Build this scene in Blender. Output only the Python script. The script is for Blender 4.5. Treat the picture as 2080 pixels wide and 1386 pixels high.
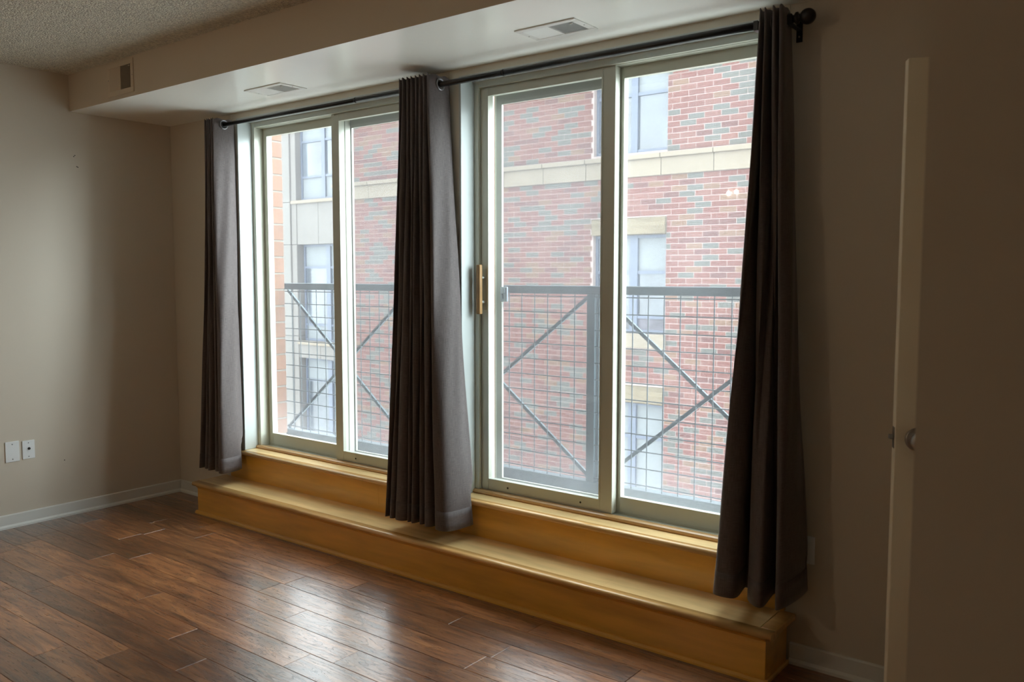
import bpy, bmesh, math, random
from mathutils import Vector, Matrix, Euler
random.seed(7)
for o in list(bpy.data.objects): bpy.data.objects.remove(o, do_unlink=True)
scn = bpy.context.scene
COL = scn.collection

# ------------------------------------------------------------------ camera
CAM = Vector((4.98077, -2.94619, 1.386))
YAW, PITCH, ROLL, FPX = math.radians(-37.74991), math.radians(-4.436648), math.radians(0.008559), 1721.4255
fw = Vector((math.sin(YAW)*math.cos(PITCH), math.cos(YAW)*math.cos(PITCH), math.sin(PITCH)))
rt = Vector((math.cos(YAW), -math.sin(YAW), 0)); up = rt.cross(fw)
rt2 = rt*math.cos(ROLL)+up*math.sin(ROLL); up2 = -rt*math.sin(ROLL)+up*math.cos(ROLL)
cd = bpy.data.cameras.new('camera'); cam = bpy.data.objects.new('camera', cd); COL.objects.link(cam)
m = Matrix((rt2, up2, -fw)).transposed().to_4x4(); m.translation = CAM
cam.matrix_world = m
cd.sensor_width = 36.0; cd.sensor_fit = 'HORIZONTAL'; cd.lens = FPX*36.0/2080.0
cd.clip_start = 0.02; cd.clip_end = 500
cd.dof.use_dof = True; cd.dof.focus_distance = 4.6; cd.dof.aperture_fstop = 5.0
scn.camera = cam

# ------------------------------------------------------------------ world / exposure
w = bpy.data.worlds.new('overcast_sky'); scn.world = w; w.use_nodes = True
nt = w.node_tree; nt.nodes.clear()
bg = nt.nodes.new('ShaderNodeBackground'); wo = nt.nodes.new('ShaderNodeOutputWorld')
bg.inputs['Color'].default_value = (0.90, 0.955, 1.0, 1); bg.inputs['Strength'].default_value = 4.4
nt.links.new(bg.outputs[0], wo.inputs[0])
sl = bpy.data.lights.new('hazy_sun', 'SUN'); so_ = bpy.data.objects.new('hazy_sun', sl); COL.objects.link(so_)
sl.energy = 3.0; sl.angle = math.radians(30); sl.color = (.88, .96, 1.0)
so_.rotation_euler = Vector((-1, -.52, -.33)).to_track_quat('-Z', 'Y').to_euler()
for lx, lz in ((1.94, 2.09), (2.01, 2.10)):      # two small warm bulbs of a lamp behind the viewer; they glint in the glass
    ll = bpy.data.lights.new('warm_bulb', 'POINT'); lo_ = bpy.data.objects.new('warm_bulb', ll); COL.objects.link(lo_)
    ll.shadow_soft_size = .014; ll.energy = 4.4; ll.color = (1, .76, .50); lo_.location = (lx, -3.7, lz)
scn.view_settings.view_transform = 'Standard'; scn.view_settings.look = 'None'
scn.view_settings.exposure = 0.80; scn.view_settings.gamma = 1.0; scn.view_settings.use_curve_mapping = False
scn.cycles.max_bounces = 14; scn.cycles.diffuse_bounces = 7; scn.cycles.transparent_max_bounces = 24
scn.cycles.glossy_bounces = 4; scn.cycles.transmission_bounces = 8
scn.cycles.sample_clamp_indirect = 8.0; scn.cycles.caustics_reflective = False

# ------------------------------------------------------------------ materials
def lin(c):
    return tuple(((x/255)/12.92 if x/255 <= .04045 else ((x/255+.055)/1.055)**2.4) for x in c)
def mat(name, col, rough=.6, metal=0., spec=.5, bump=None, var=0., noise=None, sheen=0., coat=0.):
    """principled; bump=(scale, strength, distance, stretch) ; noise=(scale, amount, stretch) tints the colour"""
    mt = bpy.data.materials.new(name); mt.use_nodes = True; N = mt.node_tree.nodes; L = mt.node_tree.links
    p = N['Principled BSDF']; p.inputs['Roughness'].default_value = rough; p.inputs['Metallic'].default_value = metal
    p.inputs['Specular IOR Level'].default_value = spec; p.inputs['Coat Weight'].default_value = coat
    p.inputs['Coat Roughness'].default_value = .15
    p.inputs['Sheen Weight'].default_value = sheen
    p.inputs['Base Color'].default_value = (*col, 1)
    tc = N.new('ShaderNodeTexCoord')
    def mapped(st):
        mp = N.new('ShaderNodeMapping'); mp.inputs['Scale'].default_value = st; L.new(tc.outputs['Object'], mp.inputs['Vector']); return mp
    src = None
    if noise:
        sc, am, st = noise
        nz = N.new('ShaderNodeTexNoise'); nz.inputs['Scale'].default_value = sc; nz.inputs['Detail'].default_value = 6
        L.new(mapped(st).outputs[0], nz.inputs['Vector'])
        mr = N.new('ShaderNodeMapRange'); mr.inputs[1].default_value = .3; mr.inputs[2].default_value = .7
        mr.inputs[3].default_value = 1-am; mr.inputs[4].default_value = 1+am; L.new(nz.outputs['Fac'], mr.inputs[0])
        hs = N.new('ShaderNodeHueSaturation'); hs.inputs['Color'].default_value = (*col, 1); L.new(mr.outputs[0], hs.inputs['Value'])
        src = hs
    if var:
        oi = N.new('ShaderNodeObjectInfo'); mr = N.new('ShaderNodeMapRange')
        mr.inputs[3].default_value = 1-var; mr.inputs[4].default_value = 1+var; L.new(oi.outputs['Random'], mr.inputs[0])
        hs2 = N.new('ShaderNodeHueSaturation'); L.new(mr.outputs[0], hs2.inputs['Value'])
        if src: L.new(src.outputs[0], hs2.inputs['Color'])
        else: hs2.inputs['Color'].default_value = (*col, 1)
        src = hs2
    if src: L.new(src.outputs[0], p.inputs['Base Color'])
    if bump:
        sc, stg, dist, st = bump
        nz = N.new('ShaderNodeTexNoise'); nz.inputs['Scale'].default_value = sc; nz.inputs['Detail'].default_value = 3
        L.new(mapped(st).outputs[0], nz.inputs['Vector'])
        b = N.new('ShaderNodeBump'); b.inputs['Strength'].default_value = stg; b.inputs['Distance'].default_value = dist
        L.new(nz.outputs['Fac'], b.inputs['Height']); L.new(b.outputs[0], p.inputs['Normal'])
    return mt
S1 = (1, 1, 1)
M = {}
M['wall'] = mat('wall_paint', (.60, .545, .46), .55, spec=.35, bump=(160, .08, .002, S1))
M['wall_pale'] = mat('casing_pale', (.66, .63, .54), .5, spec=.35)
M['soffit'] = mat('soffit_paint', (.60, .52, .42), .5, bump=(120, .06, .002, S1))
M['soffit_under'] = mat('soffit_underside_lit', (.88, .88, .83), .30, spec=.5, bump=(3, .2, .02, S1))  # underside colour lightened to carry daylight bounced up from below
M['white'] = mat('white_trim_paint', (.52, .57, .57), .3)
M['base_white'] = mat('baseboard_paint', (.70, .72, .70), .35)
M['vinyl'] = mat('cream_window_frame', (.58, .595, .52), .35)
M['vinyl_dark'] = mat('olive_window_track', (.50, .50, .36), .4)
M['door'] = mat('door_paint', (.86, .78, .62), .4)
M['plate'] = mat('white_plastic', (.80, .84, .86), .3)
M['dark'] = mat('dark_hole', (.01, .01, .01), .6)
M['black_metal'] = mat('black_rod_metal', (.008, .008, .009), .38, metal=.0, spec=.5)
M['steel'] = mat('brushed_steel', (.35, .33, .31), .35, metal=1)
M['nickel'] = mat('nickel_grommet', (.26, .26, .27), .3, metal=1)
M['latch'] = mat('grey_latch_metal', (.24, .27, .30), .4, metal=.6)
M['pull_wood'] = mat('golden_wood_pull', (.28, .15, .04), .35, noise=(14, .25, (6, 6, 1)))
M['vent'] = mat('vent_enamel', (.72, .71, .67), .4)
M['vent_warm'] = mat('vent_enamel_beige', (.62, .53, .42), .45)
M['vent_shadow'] = mat('vent_throat', (.10, .10, .09), .7)
M['railing'] = mat('blue_green_steel', (.03, .062, .078), .45, spec=.5, noise=(9, .3, S1))
M['wire'] = mat('grey_green_wire', (.05, .075, .09), .45)
M['rail_light'] = mat('pale_blue_steel', (0.1275, 0.1931, 0.2125), .5)
M['stone'] = mat('cream_limestone', (0.145, 0.120, 0.090), .85, noise=(5, .06, S1), var=.03)
M['rockstone'] = mat('rough_buff_stone', (0.1126, 0.0901, 0.0579), .9, noise=(4, .14, S1), bump=(5, .8, .04, S1))
M['mortar'] = mat('pale_mortar', (0.2704, 0.2157, 0.2028), .95)
bc = {'brick_red': (0.088, 0.030, 0.024), 'brick_rose': (0.10, 0.040, 0.032), 'brick_dark': (0.0666, 0.0244, 0.0213), 'brick_grey': (0.0555, 0.0555, 0.0497), 'brick_tan': (0.0977, 0.0533, 0.0333)}
for k, v in bc.items(): M[k] = mat(k+'_clay', v, .9, noise=(22, .16, S1), var=.07)
M['orange_brick'] = mat('orange_brick_clay', (0.1738, 0.0869, 0.0548), .9, noise=(30, .1, S1), var=.10)
M['orange_mortar'] = mat('cream_mortar', (0.1931, 0.1674, 0.1416), .95)
M['concrete'] = mat('beige_precast', (0.1063, 0.0978, 0.0901), .85, noise=(3, .04, S1), var=.02)
M['navy'] = mat('slate_window_frame', (.06, .075, .11), .5)
M['far_glass'] = mat('far_window_glass', (0.0541, 0.0656, 0.0811), .15, spec=.8, noise=(1.4, .5, (1, 1, .5)))
M['blind'] = mat('pale_blind', (0.1159, 0.1288, 0.1384), .7, noise=(3, .05, S1))
M['far_dark'] = mat('far_room_dark', (0.0618, 0.0579, 0.0734), .6, noise=(3, .5, S1))
M['ground'] = mat('pale_concrete_ground', (.58, .57, .55), .9, noise=(.5, .15, S1))

# popcorn ceiling
def popcorn():
    mt = mat('popcorn_ceiling', (.80, .77, .66), .9, noise=(75, .20, S1)); N = mt.node_tree.nodes; L = mt.node_tree.links; p = N['Principled BSDF']
    tc = N.new('ShaderNodeTexCoord'); v = N.new('ShaderNodeTexVoronoi'); v.inputs['Scale'].default_value = 115
    nz = N.new('ShaderNodeTexNoise'); nz.inputs['Scale'].default_value = 150; nz.inputs['Detail'].default_value = 3
    L.new(tc.outputs['Object'], v.inputs['Vector']); L.new(tc.outputs['Object'], nz.inputs['Vector'])
    mx = N.new('ShaderNodeMath'); mx.operation = 'SUBTRACT'; L.new(nz.outputs['Fac'], mx.inputs[0]); L.new(v.outputs['Distance'], mx.inputs[1])
    b = N.new('ShaderNodeBump'); b.inputs['Strength'].default_value = 1; b.inputs['Distance'].default_value = .012
    L.new(mx.outputs[0], b.inputs['Height']); L.new(b.outputs[0], p.inputs['Normal'])
    return mt
M['ceiling'] = popcorn()

# hickory planks
def hickory():
    mt = bpy.data.materials.new('hickory_plank'); mt.use_nodes = True; N = mt.node_tree.nodes; L = mt.node_tree.links; p = N['Principled BSDF']
    tc = N.new('ShaderNodeTexCoord'); oi = N.new('ShaderNodeObjectInfo')
    sc = N.new('ShaderNodeVectorMath'); sc.operation = 'SCALE'; sc.inputs[0].default_value = (37, 53, 11); L.new(oi.outputs['Random'], sc.inputs['Scale'])
    ad = N.new('ShaderNodeVectorMath'); L.new(tc.outputs['Object'], ad.inputs[0]); L.new(sc.outputs[0], ad.inputs[1])
    def noise(st, s, det=5, dist=0.):
        mp = N.new('ShaderNodeMapping'); mp.inputs['Scale'].default_value = st; L.new(ad.outputs[0], mp.inputs[0])
        n = N.new('ShaderNodeTexNoise'); n.inputs['Scale'].default_value = s; n.inputs['Detail'].default_value = det; n.inputs['Distortion'].default_value = dist
        L.new(mp.outputs[0], n.inputs['Vector']); return n
    g = noise((1.0, 7.5, 1), 3.4, 5, 1.2)      # cathedral grain
    k = noise((1, 3, 1), 2.2, 3)             # blotches
    fine = noise((1.5, 26, 1), 9, 4, .4)
    r1 = N.new('ShaderNodeValToRGB'); cr = r1.color_ramp
    cr.elements[0].position = .18; cr.elements[0].color = (.060, .024, .011, 1)
    cr.elements[1].position = .80; cr.elements[1].color = (.50, .225, .088, 1)
    e = cr.elements.new(.46); e.color = (.245, .096, .038, 1)
    L.new(g.outputs['Fac'], r1.inputs[0])
    # dark figure lines where the distorted grain crosses a level
    wv = N.new('ShaderNodeMath'); wv.operation = 'MULTIPLY'; wv.inputs[1].default_value = 46; L.new(g.outputs['Fac'], wv.inputs[0])
    sn = N.new('ShaderNodeMath'); sn.operation = 'SINE'; L.new(wv.outputs[0], sn.inputs[0])
    ln = N.new('ShaderNodeMapRange'); ln.inputs[1].default_value = .86; ln.inputs[2].default_value = 1.0; ln.inputs[3].default_value = 1; ln.inputs[4].default_value = .50
    L.new(sn.outputs[0], ln.inputs[0])
    bl = N.new('ShaderNodeMapRange'); bl.inputs[1].default_value = .32; bl.inputs[2].default_value = .62; bl.inputs[3].default_value = .66; bl.inputs[4].default_value = 1.12
    L.new(k.outputs['Fac'], bl.inputs[0])
    vr = N.new('ShaderNodeMapRange'); vr.inputs[3].default_value = .60; vr.inputs[4].default_value = 1.40; L.new(oi.outputs['Random'], vr.inputs[0])
    m1 = N.new('ShaderNodeMath'); m1.operation = 'MULTIPLY'; L.new(ln.outputs[0], m1.inputs[0]); L.new(bl.outputs[0], m1.inputs[1])
    m2 = N.new('ShaderNodeMath'); m2.operation = 'MULTIPLY'; L.new(m1.outputs[0], m2.inputs[0]); L.new(vr.outputs[0], m2.inputs[1])
    hs = N.new('ShaderNodeHueSaturation'); L.new(r1.outputs[0], hs.inputs['Color']); L.new(m2.outputs[0], hs.inputs['Value'])
    L.new(hs.outputs[0], p.inputs['Base Color'])
    rr = N.new('ShaderNodeMapRange'); rr.inputs[3].default_value = .20; rr.inputs[4].default_value = .42; L.new(fine.outputs['Fac'], rr.inputs[0])
    L.new(rr.outputs[0], p.inputs['Roughness']); p.inputs['Specular IOR Level'].default_value = .6; p.inputs['Coat Weight'].default_value = .85; p.inputs['Coat Roughness'].default_value = .22; p.inputs['Coat IOR'].default_value = 1.6
    h1 = N.new('ShaderNodeMath'); h1.operation = 'MULTIPLY_ADD'; h1.inputs[1].default_value = 1.3; L.new(ln.outputs[0], h1.inputs[0])
    sp = noise((1, 5, 1), 7, 2); L.new(sp.outputs['Fac'], h1.inputs[2])
    h2 = N.new('ShaderNodeMath'); h2.operation = 'MULTIPLY_ADD'; h2.inputs[1].default_value = .25; L.new(fine.outputs['Fac'], h2.inputs[0]); L.new(h1.outputs[0], h2.inputs[2])
    b = N.new('ShaderNodeBump'); b.inputs['Strength'].default_value = .55; b.inputs['Distance'].default_value = .0035
    L.new(h2.outputs[0], b.inputs['Height']); L.new(b.outputs[0], p.inputs['Normal'])
    return mt
M['plank'] = hickory()

def maple(name, col, rough=.28, hl=1.0):
    mt = mat(name, col, rough, noise=(2.2, .16, (1.2, 9, 9)), bump=(5, .10, .004, (1, 6, 6)), coat=.55); return mt
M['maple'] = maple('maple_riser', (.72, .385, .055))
M['maple_top_lit'] = maple('maple_tread_lit', (.90, .65, .31), .26)  # same maple as the risers, paler to carry the light falling on top
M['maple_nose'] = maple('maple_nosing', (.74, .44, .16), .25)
M['sill_strip'] = maple('maple_strip', (.52, .30, .11), .35)

# curtain linen
def linen():
    mt = bpy.data.materials.new('grey_slub_linen'); mt.use_nodes = True; N = mt.node_tree.nodes; L = mt.node_tree.links; p = N['Principled BSDF']
    uv = N.new('ShaderNodeUVMap'); uv.uv_map = 'UVMap'
    def noise(st, s):
        mp = N.new('ShaderNodeMapping'); mp.inputs['Scale'].default_value = st; L.new(uv.outputs[0], mp.inputs[0])
        n = N.new('ShaderNodeTexNoise'); n.inputs['Scale'].default_value = s; n.inputs['Detail'].default_value = 3; L.new(mp.outputs[0], n.inputs['Vector']); return n
    a = noise((30, 900, 1), 1.); b_ = noise((700, 22, 1), 1.)
    s = N.new('ShaderNodeMath'); s.operation = 'ADD'; L.new(a.outputs['Fac'], s.inputs[0]); L.new(b_.outputs['Fac'], s.inputs[1])
    r = N.new('ShaderNodeMapRange'); r.inputs[1].default_value = .70; r.inputs[2].default_value = 1.30; r.inputs[3].default_value = .55; r.inputs[4].default_value = 1.5; L.new(s.outputs[0], r.inputs[0])
    hs = N.new('ShaderNodeHueSaturation'); hs.inputs['Color'].default_value = (.094, .076, .075, 1); L.new(r.outputs[0], hs.inputs['Value'])
    L.new(hs.outputs[0], p.inputs['Base Color']); p.inputs['Roughness'].default_value = .62; p.inputs['Specular IOR Level'].default_value = .35
    p.inputs['Sheen Weight'].default_value = .25; p.inputs['Sheen Roughness'].default_value = .45
    bp = N.new('ShaderNodeBump'); bp.inputs['Strength'].default_value = .35; bp.inputs['Distance'].default_value = .001
    L.new(s.outputs[0], bp.inputs['Height']); L.new(bp.outputs[0], p.inputs['Normal'])
    return mt
M['linen'] = linen()

# dusty window glass: clear pane, faint dust that scatters daylight, a weak reflection
def glass(name, dust, edge=.0, tint=(.97, 1, .99)):
    mt = bpy.data.materials.new(name); mt.use_nodes = True; N = mt.node_tree.nodes; L = mt.node_tree.links; N.clear()
    out = N.new('ShaderNodeOutputMaterial'); tr = N.new('ShaderNodeBsdfTransparent'); tr.inputs[0].default_value = (*tint, 1)
    tl = N.new('ShaderNodeBsdfTranslucent'); tl.inputs[0].default_value = (.92, .95, 1, 1)
    gl = N.new('ShaderNodeBsdfGlossy'); gl.inputs['Roughness'].default_value = .02
    tc = N.new('ShaderNodeTexCoord'); nz = N.new('ShaderNodeTexNoise'); nz.inputs['Scale'].default_value = 2.2; nz.inputs['Detail'].default_value = 9
    L.new(tc.outputs['Object'], nz.inputs['Vector'])
    mr = N.new('ShaderNodeMapRange'); mr.inputs[1].default_value = .3; mr.inputs[2].default_value = .75; mr.inputs[3].default_value = dust*.75; mr.inputs[4].default_value = dust*1.35
    L.new(nz.outputs['Fac'], mr.inputs[0])
    # grime gathers along the bottom of the pane (generated z)
    sx = N.new('ShaderNodeSeparateXYZ'); L.new(tc.outputs['Generated'], sx.inputs[0])
    gb = N.new('ShaderNodeMapRange'); gb.inputs[1].default_value = 0; gb.inputs[2].default_value = .14; gb.inputs[3].default_value = edge; gb.inputs[4].default_value = 0
    L.new(sx.outputs['Z'], gb.inputs[0])
    ad = N.new('ShaderNodeMath'); L.new(mr.outputs[0], ad.inputs[0]); L.new(gb.outputs[0], ad.inputs[1])
    m1 = N.new('ShaderNodeMixShader'); L.new(ad.outputs[0], m1.inputs[0]); L.new(tr.outputs[0], m1.inputs[1]); L.new(tl.outputs[0], m1.inputs[2])
    m2 = N.new('ShaderNodeMixShader'); m2.inputs[0].default_value = .03; L.new(m1.outputs[0], m2.inputs[1]); L.new(gl.outputs[0], m2.inputs[2])
    L.new(m2.outputs[0], out.inputs[0]); return mt
M['pane'] = glass('dusty_window_glass', .031, .05)
def mesh_cloth():
    mt = bpy.data.materials.new('insect_mesh'); mt.use_nodes = True; N = mt.node_tree.nodes; L = mt.node_tree.links; N.clear()
    out = N.new('ShaderNodeOutputMaterial'); tr = N.new('ShaderNodeBsdfTransparent'); df = N.new('ShaderNodeBsdfDiffuse'); df.inputs[0].default_value = (.16, .15, .15, 1)
    tl = N.new('ShaderNodeBsdfTranslucent'); tl.inputs[0].default_value = (.16, .16, .17, 1)
    a = N.new('ShaderNodeMixShader'); a.inputs[0].default_value = .5; L.new(df.outputs[0], a.inputs[1]); L.new(tl.outputs[0], a.inputs[2])
    mx = N.new('ShaderNodeMixShader'); mx.inputs[0].default_value = .30; L.new(tr.outputs[0], mx.inputs[1]); L.new(a.outputs[0], mx.inputs[2]); L.new(mx.outputs[0], out.inputs[0]); return mt
M['mesh'] = mesh_cloth()

# ------------------------------------------------------------------ helpers
def B(): return bmesh.new()
def bx(bm, x0, x1, y0, y1, z0, z1, bev=0., mi=0, seg=1):
    r = bmesh.ops.create_cube(bm, size=1)
    for v in r['verts']:
        v.co = Vector(((x0+x1)/2+v.co.x*(x1-x0), (y0+y1)/2+v.co.y*(y1-y0), (z0+z1)/2+v.co.z*(z1-z0)))
    fs = {f for v in r['verts'] for f in v.link_faces}
    for f in fs: f.material_index = mi
    if bev > 0:
        es = list({e for v in r['verts'] for e in v.link_edges})
        bmesh.ops.bevel(bm, geom=es, offset=bev, segments=seg, affect='EDGES', profile=.5)
    return bm
def box(x0, x1, y0, y1, z0, z1, bev=0., seg=1): return bx(B(), x0, x1, y0, y1, z0, z1, bev, 0, seg)
def bar(bm, a, b, w_, d_, bev=0.):
    """rectangular bar from a to b, w_ wide in the x-z plane, d_ deep in y"""
    a = Vector(a); b = Vector(b); ax = (b-a); Ln = ax.length; ax.normalize(); yy = Vector((0, 1, 0)); s = ax.cross(yy).normalized()
    r = bmesh.ops.create_cube(bm, size=1)
    for v in r['verts']:
        v.co = (a+b)/2+ax*(v.co.z*Ln)+s*(v.co.x*w_)+yy*(v.co.y*d_)
    return bm
def tube(bm, a, b, r0, r1=None, n=12, caps=True):
    a = Vector(a); b = Vector(b); r1 = r0 if r1 is None else r1
    ax = (b-a).normalized(); t = Vector((0, 0, 1)) if abs(ax.z) < .9 else Vector((1, 0, 0)); s = ax.cross(t).normalized(); q = ax.cross(s)
    A = [bm.verts.new(a+(s*math.cos(2*math.pi*i/n)+q*math.sin(2*math.pi*i/n))*r0) for i in range(n)]
    C_ = [bm.verts.new(b+(s*math.cos(2*math.pi*i/n)+q*math.sin(2*math.pi*i/n))*r1) for i in range(n)]
    for i in range(n):
        bm.faces.new((A[i], A[(i+1) % n], C_[(i+1) % n], C_[i])).smooth = n > 6
    if caps: bm.faces.new(A[::-1]); bm.faces.new(C_)
    return bm
def lathe(bm, o, ax, prof, n=24):
    """revolve prof [(along, radius)] around axis ax from o"""
    o = Vector(o); ax = Vector(ax).normalized(); t = Vector((0, 0, 1)) if abs(ax.z) < .9 else Vector((1, 0, 0)); s = ax.cross(t).normalized(); q = ax.cross(s)
    rings = [[bm.verts.new(o+ax*h+(s*math.cos(2*math.pi*i/n)+q*math.sin(2*math.pi*i/n))*max(r, 1e-4)) for i in range(n)] for h, r in prof]
    for a, b in zip(rings, rings[1:]):
        for i in range(n): bm.faces.new((a[i], a[(i+1) % n], b[(i+1) % n], b[i])).smooth = True
    bm.faces.new(rings[0][::-1]); bm.faces.new(rings[-1]); return bm
def torus(bm, o, ax, R, r, n=24, k=8):
    o = Vector(o); ax = Vector(ax).normalized(); t = Vector((0, 0, 1)) if abs(ax.z) < .9 else Vector((1, 0, 0)); s = ax.cross(t).normalized(); q = ax.cross(s)
    V = []
    for i in range(n):
        d = s*math.cos(2*math.pi*i/n)+q*math.sin(2*math.pi*i/n)
        V.append([bm.verts.new(o+d*(R+r*math.cos(2*math.pi*j/k))+ax*(r*math.sin(2*math.pi*j/k))) for j in range(k)])
    for i in range(n):
        for j in range(k): bm.faces.new((V[i][j], V[(i+1) % n][j], V[(i+1) % n][(j+1) % k], V[i][(j+1) % k])).smooth = True
    return bm
def prism(bm, prof, x0, x1):
    """extrude a y-z profile along x"""
    A = [bm.verts.new((x0, y, z)) for y, z in prof]; Bv = [bm.verts.new((x1, y, z)) for y, z in prof]; n = len(prof)
    for i in range(n): bm.faces.new((A[i], A[(i+1) % n], Bv[(i+1) % n], Bv[i]))
    bm.faces.new(A[::-1]); bm.faces.new(Bv); return bm
def fin(name, bm, mats):
    bmesh.ops.recalc_face_normals(bm, faces=bm.faces)
    me = bpy.data.meshes.new(name); bm.to_mesh(me); bm.free()
    for m_ in (mats if isinstance(mats, (list, tuple)) else [mats]): me.materials.append(M[m_])
    return me
def obj(name, bm, mats, parent=None, label=None, kind=None, cat=None, group=None):
    me = bm if isinstance(bm, bpy.types.Mesh) else fin(name, bm, mats)
    o = bpy.data.objects.new(name, me); COL.objects.link(o)
    if parent is not None: o.parent = parent; o.matrix_parent_inverse = Matrix.Translation(parent_loc(parent)).inverted()
    if label: o['label'] = label
    if kind: o['kind'] = kind
    if cat: o['category'] = cat
    if group: o['group'] = group
    return o
def parent_loc(p):
    return Vector(p.location) if p.parent is None else Vector((0, 0, 0))
def thing(name, loc, label=None, cat=None, group=None, kind=None):
    o = bpy.data.objects.new(name, None); COL.objects.link(o); o.location = loc; o.empty_display_size = .1
    if label: o['label'] = label
    if cat: o['category'] = cat
    if group: o['group'] = group
    if kind: o['kind'] = kind
    return o
def struct(name, bm, mats, label=None, cat=None):
    return obj(name, bm, mats, None, label, 'structure', cat)

# ================================================================== ROOM SHELL
HC, HS, SOF = 2.515, 2.312, .613
ROOMX, BACKY = 6.3, -4.9
W = [(.703, 2.150), (2.400, 3.850)]          # the two openings
ZS, ZH = .358, 2.281                          # sill and head of the openings
floor = struct('floor', box(-.15, ROOMX+.15, BACKY-.15, .10, -.12, -.012), 'vent_shadow', 'dark hickory plank floor of the living room', 'floor')
struct('ceiling', box(-.15, ROOMX+.15, BACKY-.15, -SOF, HC, HC+.12), 'ceiling', 'bumpy off-white popcorn ceiling at the top left', 'ceiling')
bm = B(); bx(bm, 0, ROOMX, -SOF, 0, HS, HC+.12)
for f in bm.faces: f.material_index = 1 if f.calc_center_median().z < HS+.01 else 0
struct('soffit', bm, ['soffit', 'soffit_under'], 'long boxed beam over the windows with an underside coloured as brightly lit', 'beam')
wall_left = struct('wall_left', box(-.15, 0, BACKY-.15, .165, -.12, HC+.12), 'wall', 'bare beige wall on the left with two cover plates', 'wall')
struct('wall_front', box(0, ROOMX, BACKY-.15, BACKY, -.12, HC+.12), 'wall', 'beige wall behind the viewer', 'wall')
struct('wall_right', box(5.10, 5.2, -1.50, 0, 0, HS), 'wall', 'beige side wall that carries the narrow door', 'wall')
struct('wall_entry', box(4.7036, ROOMX, -1.648, -1.50, 0, HC), 'wall', 'dark near wall end along the right edge', 'wall')
struct('wall_side', box(ROOMX, ROOMX+.15, BACKY, 0, -.12, HC+.12), 'wall', 'beige end wall right of the viewer', 'wall')
# window wall with two openings
bm = B(); xs = [0, W[0][0], W[0][1], W[1][0], W[1][1], ROOMX]
for i in (0, 2, 4): bx(bm, xs[i], xs[i+1], 0, .165, -.12, HS+.1)
for i in (1, 3): bx(bm, xs[i], xs[i+1], 0, .165, ZH, HS+.1); bx(bm, xs[i], xs[i+1], 0, .165, -.12, ZS-.03)
wall_back = struct('wall_back', bm, 'wall', 'beige wall that holds the two tall windows', 'wall')
# flat drywall casing round each opening, coloured paler than the wall
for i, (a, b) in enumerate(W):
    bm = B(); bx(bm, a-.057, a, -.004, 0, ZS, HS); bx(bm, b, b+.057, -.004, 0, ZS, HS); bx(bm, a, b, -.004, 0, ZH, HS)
    struct('trim_%d' % (i+1), bm, 'wall_pale', ['pale flat casing round the left window', 'pale flat casing round the right window'][i], 'casing')
# nail holes on the left wall
for y, z in ((-.594, 2.068), (-.60, 2.062), (-.579, 2.003), (-.585, 2.006), (-.72, .325)):
    bm = B(); tube(bm, (0, y, z), (.0012, y, z), .003, n=8); obj('nail_hole', bm, 'dark', wall_left)
# baseboards
def baseprof(h=.075): return [(0, 0), (-.020, 0), (-.019, .010), (-.012, .020), (-.012, h-.004), (-.008, h), (0, h)]
bm = prism(B(), baseprof(), 0, 4.9)
me = fin('b', bm, 'base_white'); me.transform(Matrix.Rotation(math.radians(90), 4, 'Z')); me.transform(Matrix.Translation((0, -4.9, 0)))
me.flip_normals() if False else None
bl = obj('baseboard_left', me, None, None, 'white baseboard along the bare left wall', 'structure', 'baseboard')
struct('baseboard_back', prism(B(), baseprof(), .02, .545), 'base_white', 'short white baseboard left of the wooden step', 'baseboard')
struct('baseboard_right', prism(B(), baseprof(), 3.965, 5.10), 'base_white', 'white baseboard right of the wooden step', 'baseboard')

# floor planks
PW = .127; rows = int(math.ceil((4.9)/PW)); x_end = ROOMX; npl = 0
for r_ in range(rows):
    y1 = -.0-r_*PW; y0 = max(y1-PW, BACKY); x = -random.random()*.9
    while x < x_end:
        Ln = random.choice([.45, .6, .8, 1.0, 1.2, 1.2]) if y1 > -2.7 else random.choice([1.2, 1.6, 1.9])
        a, b = max(x, 0), min(x+Ln, x_end); x += Ln
        if b-a < .02: continue
        if b > x_end-.1: pass
        g = .0004
        bm = B(); c = .0014
        cx, cy = (a+b)/2, (y0+y1)/2; hx, hy = (b-a)/2-g, (y1-y0)/2-g
        lo = [bm.verts.new((sx*hx, sy*hy, -.0115)) for sx, sy in ((-1, -1), (1, -1), (1, 1), (-1, 1))]
        mi_ = [bm.verts.new((sx*hx, sy*hy, -.0016)) for sx, sy in ((-1, -1), (1, -1), (1, 1), (-1, 1))]
        hi = [bm.verts.new((sx*(hx-c), sy*(hy-c), 0)) for sx, sy in ((-1, -1), (1, -1), (1, 1), (-1, 1))]
        for A_, B_ in ((lo, mi_), (mi_, hi)):
            for i in range(4): bm.faces.new((A_[i], A_[(i+1) % 4], B_[(i+1) % 4], B_[i]))
        bm.faces.new(hi)
        o = obj('plank', bm, 'plank'); o.parent = floor; o.location = (cx, cy, 0); npl += 1

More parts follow.
